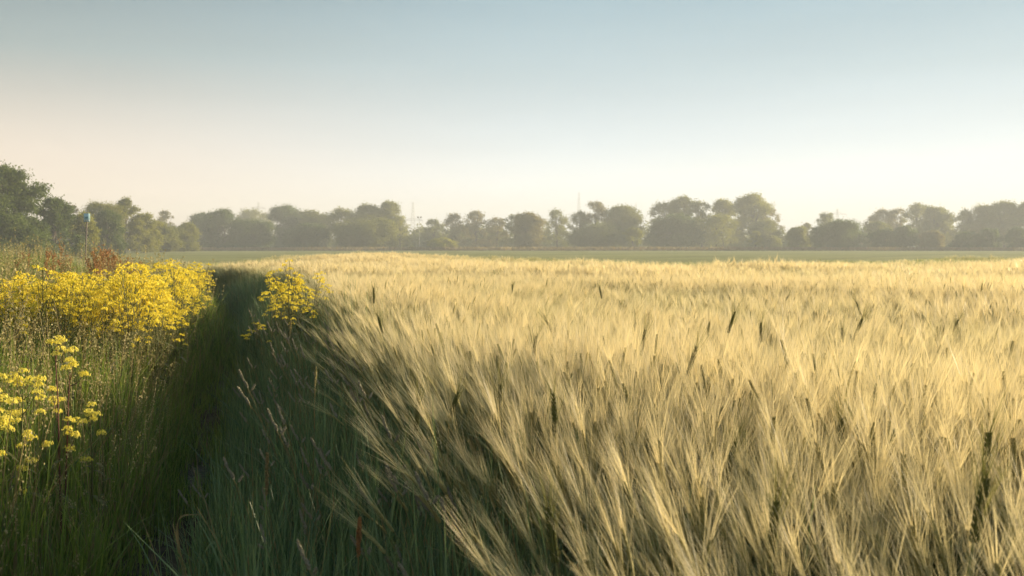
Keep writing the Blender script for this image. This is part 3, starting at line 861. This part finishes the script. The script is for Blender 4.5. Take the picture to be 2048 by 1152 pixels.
# the near plants, cluster by cluster; photo positions of the flower heads, depth in metres
def near_plant(label, base_px, d, stems, clusters, mat):
    """stems: list of photo polylines; clusters: (px, py, size, stem attachment px, py)"""
    def W(px, py, dd=0.0):
        D = d + dd; return np.array([(px - 1024) / F * D, D, EYE - (py - HOR) / F * D])
    b = W(base_px, 1100); b[2] = float(hgt(b[0], b[1]))
    root = empty('yellow_flowering_plant', b); tag(root, label, 'yellow flower')
    st = Acc(); r = np.random.default_rng(int(base_px) + 107)
    for pl in stems:
        Pq = [b] + [W(*p) for p in pl]
        st.add(tube(np.array(Pq) - b, np.linspace(.0042, .0018, len(Pq)), 6), mat)
    for k in range(9):
        c = Pq[1] if False else W(base_px + r.uniform(-4, 4), r.uniform(900, 1090)); a = r.uniform(0, 6.28); L = r.uniform(.05, .10)
        s = np.linspace(0, 1, 6); Q = c - b + np.stack([math.cos(a) * L * s, math.sin(a) * L * s, L * (.5 * s - .8 * s ** 2)], 1)
        st.add(ribbon(Q, .008 * np.sin(np.linspace(.3, 3.1, 6)) + .001, side=np.array([-math.sin(a), math.cos(a), 0])), M['flowerstem'])
    for cx, cy, sz, ax, ay in clusters:
        dd = r.uniform(-.05, .05); c = W(cx, cy, dd); a = W(ax, ay)
        st.add(tube(curve(a, c, .012, 5) - b, np.linspace(.0020, .0011, 5), 4), mat if cy > 700 else M['flowerstem'])
        bl = Acc()
        rad = sz / F * d
        nl = max(1, int(round(sz / 13)))
        for j in range(nl * 2):
            o = r.normal(size=3) * np.array([.9, .7, .75]) * rad * (.5 if nl > 1 else .2)
            for V, Fc, m in petals(c + o, r, True).parts(): bl.add((V, Fc), m)
        for V, Fc, m in bl.parts(): V -= b
        bl2 = Acc()
        for V, Fc, m in bl.parts(): bl2.add((V - b, Fc), m)
        link('flower_head', bl2.mesh('flower_head'), root)
    link('stem', st.mesh('stem'), root)
near_plant('tall yellow-flowered plant with dark red stems, nearest the camera in the left grass', 126, 4.1,
           [[(118, 900), (116, 800), (111, 720), (114, 692)], [(133, 920), (137, 800), (140, 745)]],
           [(112, 682, 26, 111, 720), (132, 700, 20, 112, 724), (146, 732, 24, 140, 760), (167, 749, 16, 139, 772), (108, 806, 22, 118, 850), (137, 850, 26, 135, 890),
            (103, 778, 12, 116, 830), (152, 870, 10, 135, 900), (138, 896, 12, 134, 925)], M['redstem'])
near_plant('broad yellow-flowered plant with green stems beside the red-stemmed one', 44, 3.9,
           [[(43, 900), (45, 820), (47, 765)]],
           [(38, 754, 26, 45, 800), (62, 752, 28, 45, 790), (78, 758, 18, 46, 800), (72, 784, 20, 44, 830), (38, 800, 16, 44, 840), (50, 838, 32, 43, 880), (22, 848, 22, 43, 890),
            (58, 874, 24, 43, 905), (64, 920, 12, 42, 940), (45, 938, 14, 42, 955), (95, 890, 16, 43, 950), (44, 984, 10, 43, 1000)], M['flowerstem'])
near_plant('yellow-flowered plant cut by the left border of the picture', -14, 3.7,
           [[(-12, 880), (-8, 780)]],
           [(4, 786, 28, -9, 830), (12, 822, 24, -10, 850), (-6, 760, 24, -8, 790), (6, 846, 20, -12, 880), (2, 906, 14, -12, 930), (-20, 800, 24, -10, 840)], M['flowerstem'])
near_plant('slender yellow-flowered plant right of the red-stemmed one', 186, 4.3,
           [[(184, 920), (181, 850), (176, 825)]],
           [(170, 818, 22, 180, 850), (183, 830, 14, 181, 850), (165, 842, 18, 181, 870), (172, 918, 10, 184, 940)], M['flowerstem'])
near_plant('single small yellow flower head on a thin stalk in the shaded grass', 206, 4.4, [[(206, 930), (205, 880)]], [(205, 865, 13, 205, 885)], M['flowerstem'])

# ------------------------------------------------------------------ rust-red sorrel on the bank
def sorrel(r, H):
    st, sd = Acc(), Acc(); t = np.linspace(0, 1, 5); lx = r.normal(0, .05)
    Pq = np.stack([lx * t ** 2, r.normal(0, .03) * t, H * t], 1); st.add(tube(Pq, np.linspace(.004, .0015, 5), 4), M['drygrass'])
    for k in range(9):
        u = r.uniform(.5, .95); b = np.array([np.interp(u, t, Pq[:, j]) for j in range(3)]); a = r.uniform(0, 6.28); L = (1.05 - u) * H * .45
        e = b + np.array([math.cos(a) * L * .4, math.sin(a) * L * .4, L]); st.add(tube(curve(b, e, .01, 3), .0013, 3), M['drygrass'])
        q = r.random(16)[:, None]; sd.add(quads_at(b + (e - b) * q + r.normal(size=(16, 3)) * .007, .016, None, 1, r), M['sorrel'])
    q = r.uniform(.6, 1, 30); C = np.stack([np.interp(q, t, Pq[:, j]) for j in range(3)], 1); sd.add(quads_at(C + r.normal(size=(30, 3)) * .009, .017, None, 1, r), M['sorrel'])
    return st.mesh('stem'), sd.mesh('seed_head')
so = [sorrel(np.random.default_rng(50 + k), .95) for k in range(5)]
def put_sorrel(px, top, d, lab, group):
    x = (px - 1024) / F * d; z = float(hgt(x, d)); H = EYE - (top - HOR) / F * d - z
    e = empty('sorrel_plant', (x, d, z), (random.gauss(0, .06), random.gauss(0, .06), random.uniform(0, 6.28)), max(.75, min(H, 1.5)) / .95)
    tag(e, lab, 'sorrel', group); a, b = so[random.randrange(5)]; link('stem', a, e); link('seed_head', b, e)
for k in range(38):
    t = random.random(); put_sorrel(190 + 82 * t, 482 + 30 * t + random.uniform(0, 20), random.uniform(15, 21), 'rust-red seeding sorrel in the patch right of the sign post', 'rust-red sorrel right of the sign post')
for k in range(9):
    put_sorrel(random.uniform(20, 165), random.uniform(492, 515), random.uniform(14, 21), 'rust-red seeding sorrel in the grassy bank left of the sign post', 'rust-red sorrel left of the sign post')
put_sorrel(139, 466, 19, 'tallest reddish stalk rising from the bank just left of the sign post', None)

# ------------------------------------------------------------------ sign on a post
def box(x0, x1, y0, y1, z0, z1):
    V = np.array([(x, y, z) for x in (x0, x1) for y in (y0, y1) for z in (z0, z1)], float)
    Fc = np.array([(0, 1, 3, 2), (4, 6, 7, 5), (0, 4, 5, 1), (2, 3, 7, 6), (0, 2, 6, 4), (1, 5, 7, 3)])
    return V, Fc
D = 44.0; sx = (171 - 1024) / F * D; sz = float(hgt(sx, D)); top = EYE + (492 - 427) / F * D
root = empty('marker_sign', (sx, D, sz)); tag(root, 'small pale cyan plate on a thin weathered post above the left grass', 'sign')
a = Acc(); a.add(tube(np.array([[-.03, .03, -.2], [-.01, .03, 1.2], [.06, .03, top - sz - .04]]), .028, 8), M['post']); link('pole', a.mesh('pole'), root)
w = 0.135; h0 = top - sz - .37; h1 = top - sz
a = Acc(); a.add(box(.07 - w, .07 + w, -.02, -.008, h0, h1), M['cyan']); pl = link('sign_plate', a.mesh('sign_plate'), root)
a = Acc()
for (u0, u1, v0, v1) in ((.25, .75, .52, .60), (.18, .50, .44, .50), (.30, .82, .38, .42)): a.add(box(.07 - w + 2 * w * u0, .07 - w + 2 * w * u1, -.024, -.0205, h0 + .37 * v0, h0 + .37 * v1), M['teal'])
link('printed_mark', a.mesh('printed_mark'), pl)
a = Acc(); a.add(box(.07 - w, .07 + w, -.024, -.0205, h0 + .045, h0 + .075), M['white']); link('white_line', a.mesh('white_line'), pl)

# ------------------------------------------------------------------ trees
TREES = [
 # cx, halfwidth, top, distance, style, leaf, label
 (8, 74, 330, 112, 'dense', 0, 'tallest dark green tree at the left border, highest crown on the left'),
 (108, 34, 394, 128, 'dense', 0, 'round green tree directly right of the tallest one at the left border'),
 (56, 50, 432, 120, 'bush', 0, 'lower leafy bush in front of the tallest tree at the left border'),
 (143, 18, 408, 190, 'airy', 3, 'thin airy crown peeping out just left of the sign plate'),
 (163, 38, 426, 140, 'bush', 2, 'light olive tree right behind the sign post'),
 (200, 46, 402, 190, 'airy', 1, 'broad rounded crown rising up and right of the sign plate'),
 (216, 28, 421, 168, 'dense', 0, 'dark shaded tree between the sign and the tall narrow crown'),
 (250, 28, 397, 200, 'dense', 1, 'tall narrow tree with a flat tuft, highest right of the sign'),
 (288, 34, 425, 205, 'airy', 2, 'sunlit sloping tree just right of the tall narrow one'),
 (328, 20, 419, 320, 'airy', 3, 'small feathery crown standing up behind the low left trees'),
 (322, 42, 445, 230, 'bush', 1, 'low olive tree left of the dip in the skyline'),
 (368, 32, 446, 240, 'bush', 1, 'low rounded tree right under the dip in the skyline'),
 (408, 32, 424, 330, 'dense', 0, 'grey green tree on the left shoulder of the big dark dome'),
 (448, 50, 419, 300, 'bush', 0, 'big dark dome-shaped tree left of the middle of the left wood'),
 (510, 50, 440, 298, 'bush', 0, 'dark tree sloping down right of the big dome'),
 (505, 38, 416, 450, 'airy', 1, 'hazy pale crown behind the big dark dome'),
 (572, 42, 411, 352, 'dense', 0, 'rounded tree with a high crown right of the hazy gap'),
 (622, 40, 419, 352, 'dense', 1, 'flat-topped tree between two higher crowns left of centre'),
 (618, 48, 447, 300, 'bush', 0, 'dark low bush in front of the flat-topped tree'),
 (683, 36, 414, 345, 'airy', 1, 'spiky-topped tree left of the highest central left crown'),
 (733, 38, 408, 340, 'dense', 1, 'bulky tree next to the spiky-topped one'),
 (778, 30, 402, 340, 'dense', 1, 'highest crown of the left wood, above the gap with the cross-armed pylon'),
 (742, 72, 437, 300, 'bush', 1, 'wide olive thicket under the highest crown of the left wood'),
 (800, 22, 428, 335, 'airy', 2, 'lacy light tree on the slope left of the cross-armed pylon'),
 (868, 22, 437, 360, 'airy', 1, 'low airy tree right of the cross-armed pylon'),
 (908, 22, 425, 370, 'airy', 3, 'left one of two airy ball-shaped crowns right of the pylon'),
 (952, 24, 420, 370, 'airy', 3, 'right one of two airy ball-shaped crowns right of the pylon'),
 (994, 22, 433, 370, 'airy', 3, 'small airy crown between the ball-shaped pair and the dark central tree'),
 (850, 36, 455, 400, 'bush', 1, 'hazy low tree under the cross-armed pylon'),
 (930, 44, 450, 400, 'bush', 1, 'hazy low tree under the two ball-shaped crowns'),
 (990, 30, 452, 400, 'bush', 1, 'hazy low tree just left of the dark central tree'),
 (886, 30, 476, 290, 'bush', 2, 'bright green bush low on the field edge left of centre'),
 (1030, 24, 426, 350, 'airy', 1, 'airy top joined to the left of the dark central tree'),
 (1056, 34, 424, 315, 'dense', 3, 'dark central tree reaching down to the field edge'),
 (1114, 24, 417, 360, 'airy', 1, 'airy twin-topped tree right of the dark central tree'),
 (1158, 24, 421, 350, 'airy', 1, 'dense small crown right at the foot of the tall mast'),
 (1190, 30, 400, 350, 'airy', 3, 'high lacy crown right of the tall mast'),
 (1246, 38, 411, 345, 'dense', 1, 'rounded dark crown above the small round tree'),
 (1200, 60, 446, 330, 'bush', 1, 'wide hazy thicket left of the small round tree'),
 (1266, 23, 454, 290, 'round', 2, 'small round tree on a short trunk at the field edge, larger one of two'),
 (1325, 28, 402, 360, 'airy', 1, 'lacy left crown of the high group right of the bright gap'),
 (1368, 36, 392, 360, 'dense', 1, 'flat high crown in the left of the high group'),
 (1350, 56, 428, 320, 'bush', 0, 'dark broad tree below the flat high crown'),
 (1404, 22, 402, 360, 'airy', 1, 'small crown between the two highest crowns right of centre'),
 (1446, 26, 397, 360, 'dense', 2, 'round crown just left of the highest right-centre crown'),
 (1504, 38, 387, 350, 'dense', 2, 'highest crown right of centre, mushroom-shaped'),
 (1542, 20, 416, 350, 'airy', 3, 'lacy drooping tree on the right flank of the high group'),
 (1432, 44, 424, 320, 'open', 2, 'spreading tree with bare forked limbs showing through thin leaves'),
 (1530, 36, 440, 330, 'bush', 1, 'dense olive tree under the lacy right flank of the high group'),
 (1511, 15, 463, 290, 'round', 2, 'very small round tree on a thin trunk at the field edge'),
 (1596, 27, 452, 295, 'bush', 1, 'small bush left of the large dark bush'),
 (1612, 15, 445, 340, 'airy', 3, 'thin airy sprig behind the small bush'),
 (1654, 24, 424, 350, 'airy', 1, 'lacy crown behind the large dark bush'),
 (1676, 56, 441, 285, 'bush', 0, 'large dark rounded bush right of the open gap'),
 (1745, 22, 430, 380, 'airy', 3, 'leftmost thin crown of the hazy right-hand row'),
 (1768, 26, 417, 380, 'airy', 3, 'feathery crown second in the hazy right-hand row'),
 (1796, 24, 415, 380, 'airy', 3, 'feathery tree in the middle of the hazy right-hand row'),
 (1834, 32, 404, 370, 'airy', 1, 'highest crown of the hazy right-hand row'),
 (1868, 32, 412, 360, 'dense', 1, 'dense round crown right in the hazy right-hand row'),
 (1893, 18, 428, 360, 'airy', 1, 'thin crown ending the hazy right-hand row'),
 (1756, 28, 442, 320, 'dense', 1, 'grey green tree behind the bushes right of the large dark bush'),
 (1770, 32, 458, 290, 'bush', 0, 'dark bush next right of the large dark one'),
 (1808, 30, 452, 290, 'bush', 0, 'dark square-shouldered bush in the right-hand hedge'),
 (1864, 28, 461, 290, 'bush', 3, 'loose brownish bush in the right-hand hedge'),
 (1930, 34, 462, 285, 'bush', 0, 'low wide dark bush under the far right trees'),
 (1980, 25, 456, 285, 'bush', 0, 'round dark bush under the far right trees'),
 (2034, 28, 455, 280, 'bush', 0, 'dark bush cut by the right border of the picture'),
 (1930, 26, 418, 350, 'airy', 1, 'lacy left crown of the far right group'),
 (1968, 32, 409, 350, 'dense', 1, 'sloping crown in the middle of the far right group'),
 (2008, 36, 400, 345, 'dense', 1, 'highest crown of the far right group'),
 (2056, 34, 401, 345, 'dense', 1, 'tree cut by the right border behind the bushes'),
]
def build_tree(cx, hw, top, d, style, leaf, label, seed):
    r = np.random.default_rng(seed)
    x = (cx - 1024) / F * d; zb = float(hgt(x, d)); W = hw / F * d; H = EYE + (HOR - top) / F * d - zb
    root = empty('tree' if style != 'bush' or H > 5 else 'bush', (x, d, zb)); tag(root, label, 'tree' if style != 'bush' or H > 5 else 'bush')
    # crown: many lobes within an envelope that is narrower above and widens to the lower boughs
    nl, z0, fill = {'round': (12, .34, 1.1), 'airy': (50, .06, .34), 'open': (30, .22, .26), 'bush': (36, .03, 1.05), 'dense': (66, .03, .70)}[style]
    Wl = W if style in ('round', 'bush') else max(W, .46 * H)
    def env(f):                                   # half-width at height fraction f
        if style in ('round', 'bush'):
            c = .62 if style == 'round' else .38
            return W * math.sqrt(max(.03, 1 - ((f - c) / (1.02 - c if f > c else (c - z0) * 1.25)) ** 2))
        if f > .62: return 1.12 * W * max(.03, 1 - ((f - .62) / .41) ** 1.8) ** .62
        return Wl + (W - Wl) * max(0, (f - .35) / .27) if f > .35 else Wl * (.82 + .18 * f / .35)
    lobes = []
    for k in range(nl):
        f = z0 + (1 - z0) * ((k + r.random()) / nl) ** .85
        e_ = env(min(f, .97)); rl = max(.25 * W, min(W, e_ + .2 * W) * r.uniform(.17, .42)); a = r.uniform(0, 6.28)
        q = max(0, e_ - rl * .55) * math.sqrt(r.uniform(.05, 1.0))
        rv = rl * r.uniform(.6, .9)
        zt_ = H * (1 - .20 * min(1, q / max(W, .1)) ** 2) - rv * r.uniform(.9, 1.5)
        lobes.append((q * math.cos(a), q * math.sin(a), min(f * H, zt_), rl * r.uniform(.85, 1.15), rv))
    ls = max(.18, d * .00095); fill *= 1.5 if d < 260 else 1.0
    C = []
    for lx, ly, lz, ra, rb in lobes:
        area = 4 * math.pi * ra * rb
        m = int(area * fill * 1.25 / (ls * ls * .5)); m = min(m, 2200)
        u = r.normal(size=(m, 3)); u /= np.linalg.norm(u, axis=1)[:, None]
        bump = 1 + .32 * np.sin(u[:, 0] * 5 + lx) * np.sin(u[:, 1] * 6 + ly) + .18 * np.sin(u[:, 2] * 8 + lz + u[:, 0] * 4)
        rad = (r.random(m) ** .40) * bump * (1 + .16 * r.normal(size=m))
        C.append(np.array([lx, ly, lz]) + u * np.array([ra, ra, rb]) * rad[:, None])
    C = np.concatenate(C)
    sel = r.random(len(C)) < .12                  # loose sprays outside the main outline
    mid = np.array([0, 0, H * .5]); C[sel] = mid + (C[sel] - mid) * (1 + r.uniform(.02, .14, sel.sum()))[:, None]
    C = C[C[:, 2] > .15]
    cr = Acc(); cr.add(quads_at(C, ls * r.uniform(.7, 1.4, len(C)), None, 1.0, r), LEAF[leaf])
    # twiggy leaf sprays sticking out of the outline
    A = Acc(); rt0 = max(.10, H * .022)
    th = H * (.75 if style != 'round' else .5)
    t = np.linspace(0, 1, 6); tx, ty = r.normal(0, .03 * H, 2)
    Pq = np.stack([tx * t ** 2, ty * t ** 2, th * t - .2], 1); A.add(tube(Pq, rt0 * (1.15 - .9 * t), 8), M['bark'])
    for lx, ly, lz, ra, rb in lobes[::2]:
        u = r.uniform(.2, .75); b = np.array([np.interp(u, t, Pq[:, j]) for j in range(3)])
        if lz < b[2] * .8: continue
        e = np.array([lx, ly, lz]); A.add(tube(curve(b, e, -.03 * H * r.random(), 5), rt0 * np.linspace(.42, .10, 5), 5), M['bark'])
        for q in range(3):
            v = r.normal(size=3); v[2] = abs(v[2]); v /= np.linalg.norm(v)
            A.add(tube(np.stack([e, e + v * ra * .5, e + v * ra * .95]), [rt0 * .12, rt0 * .08, rt0 * .03], 3), M['bark'])
    link('trunk', A.mesh('trunk'), root); link('crown', cr.mesh('crown'), root)
    return len(C)
tot = 0
for i, T in enumerate(TREES): tot += build_tree(*T, seed=300 + i)
print('leaf quads', tot)

# far wood closing the view behind the single trees
def far_wood():
    r = np.random.default_rng(8); C = []
    x = -330
    while x < 330:
        y = 400 + r.uniform(-20, 25) - max(0, (-x - 140)) * .9; H = r.uniform(7.5, 10.6) if not 95 < x < 132 else 6.5; W = r.uniform(5, 8)
        m = 900; u = r.normal(size=(m, 3)); u /= np.linalg.norm(u, axis=1)[:, None]; u[:, 2] = np.abs(u[:, 2])
        C.append(np.array([x, y, 0]) + u * np.array([W, W, H]) * (r.random(m) ** .4)[:, None] * (1 + .15 * np.sin(u[:, :1] * 7 + x)))
        x += r.uniform(2.5, 5)
    a = Acc(); a.add(quads_at(np.concatenate(C), .75, None, 1.0, r), LEAF[1]); return a.mesh('far_wood')
tag(link('far_wood', far_wood()), 'hazy low wood closing the view behind the single trees', 'wood', kind='stuff')

# pale seeding verge strip along the foot of the trees
def verge():
    r = np.random.default_rng(9); n = 26000
    x = r.uniform(-190, 190, n); y = 272 + r.uniform(0, 8, n) + np.where(x < 0, 14, 0) + 6 * np.sin(x * .02)
    C = np.stack([x, y, hgt(x, y) + r.uniform(.05, .95, n)], 1)
    a = Acc(); a.add(quads_at(C, .42, np.array([0, 0, 1.0]), 1.3, r), M['drygrass']); return a.mesh('verge_grass')
tag(link('verge_grass', verge()), 'pale strip of long grass between the green field and the trees', 'grass', kind='stuff')

# ------------------------------------------------------------------ pylons and lamps beyond the trees
def pylon(px, top, d, arms, label, half, col):
    x = (px - 1024) / F * d; H = EYE + (HOR - top) / F * d; root = empty('lattice_pylon', (x, d, 0)); tag(root, label, 'pylon')
    A = Acc(); lv = 12
    def wdt(z): return half * (1 - z / H) ** 1.3 + .45
    zs = [H * k / lv for k in range(lv + 1)]
    for sx_ in (-1, 1):
        for sy_ in (-1, 1): A.add(tube(np.array([[sx_ * wdt(z), sy_ * wdt(z), z] for z in zs]), .11, 4), col)
    for k in range(lv):
        z, z2 = zs[k], zs[k + 1]
        for s in (-1, 1):
            A.add(tube(np.array([[-wdt(z), s * wdt(z), z], [wdt(z2), s * wdt(z2), z2]]), .055, 3), col); A.add(tube(np.array([[wdt(z), s * wdt(z), z], [-wdt(z2), s * wdt(z2), z2]]), .055, 3), col)
            A.add(tube(np.array([[s * wdt(z), -wdt(z), z], [s * wdt(z2), wdt(z2), z2]]), .055, 3), col)
    link('mast', A.mesh('mast'), root)
    for f, L in arms:
        B = Acc(); z = H * f
        for s in (-1, 1):
            B.add(tube(np.array([[0, 0, z + 1.8], [s * L, 0, z]]), .14, 4), col); B.add(tube(np.array([[0, 0, z], [s * L, 0, z]]), .14, 4), col)
            for q in (.3, .55, .8): B.add(tube(np.array([[s * L * q, 0, z], [s * L * q, 0, z + 1.8 * (1 - q)]]), .08, 3), col)
            B.add(tube(np.array([[s * L * .96, 0, z], [s * L * .96, 0, z - 2.2]]), .10, 4), col)
        link('cross_arm', B.mesh('cross_arm'), root)
pylon(826, 404, 760, [(.60, 7.5)], 'faint cross-armed pylon in the haze left of centre', 2.6, M['steel'])
pylon(1158, 384, 800, [(.50, 3.2)], 'tall thin lattice mast rising behind the lacy central trees', 2.4, M['steel'])
pylon(1675, 418, 860, [(.86, 8.0)], 'faintest pylon with a wide arm behind the large dark bush', 2.6, M['steel'])
pylon(517, 404, 820, [(.86, 6.0)], 'very faint pylon tip above the hazy crown on the left', 2.2, M['steel'])
D = 330.; x = (839 - 1024) / F * D; root = empty('floodlight_mast', (x, D, 0)); tag(root, 'twin-headed floodlight mast above the low trees beside the cross-armed pylon', 'lamp')
a = Acc(); zt = EYE + 56 / F * D; a.add(tube(np.array([[0, 0, 0], [0, 0, zt]]), [.08, .05], 8), M['steel']); link('pole', a.mesh('pole'), root)
a = Acc(); a.add(tube(np.array([[-.5, 0, zt], [.5, 0, zt]]), .04, 6), M['steel']); link('cross_bar', a.mesh('cross_bar'), root)
for s in (-.5, .5):
    a = Acc(); a.add(box(s - .24, s + .24, -.15, .12, zt + .05, zt + .5), M['post']); a.add(box(s - .04, s + .04, -.03, .03, zt - .05, zt + .06), M['post']); link('lamp_head', a.mesh('lamp_head'), root)

# ------------------------------------------------------------------ morning haze
hm = bpy.data.materials.new('haze'); hm.use_nodes = True
hm.node_tree.nodes.clear()
ho = N(hm.node_tree.nodes, 'ShaderNodeOutputMaterial'); hv = N(hm.node_tree.nodes, 'ShaderNodeVolumePrincipled')
hv.inputs['Color'].default_value = (0.86, 0.92, 0.96, 1)
hv.inputs['Density'].default_value = 0.00115
hv.inputs['Anisotropy'].default_value = 0.1
hm.node_tree.links.new(hv.outputs[0], ho.inputs['Volume'])
a = Acc(); a.add(box(-1450, 1450, -80, 1450, -2.2, 56), hm)
hz = link('haze', a.mesh('haze')); tag(hz, kind='stuff', label='thin pale morning haze over the fields', cat='haze')
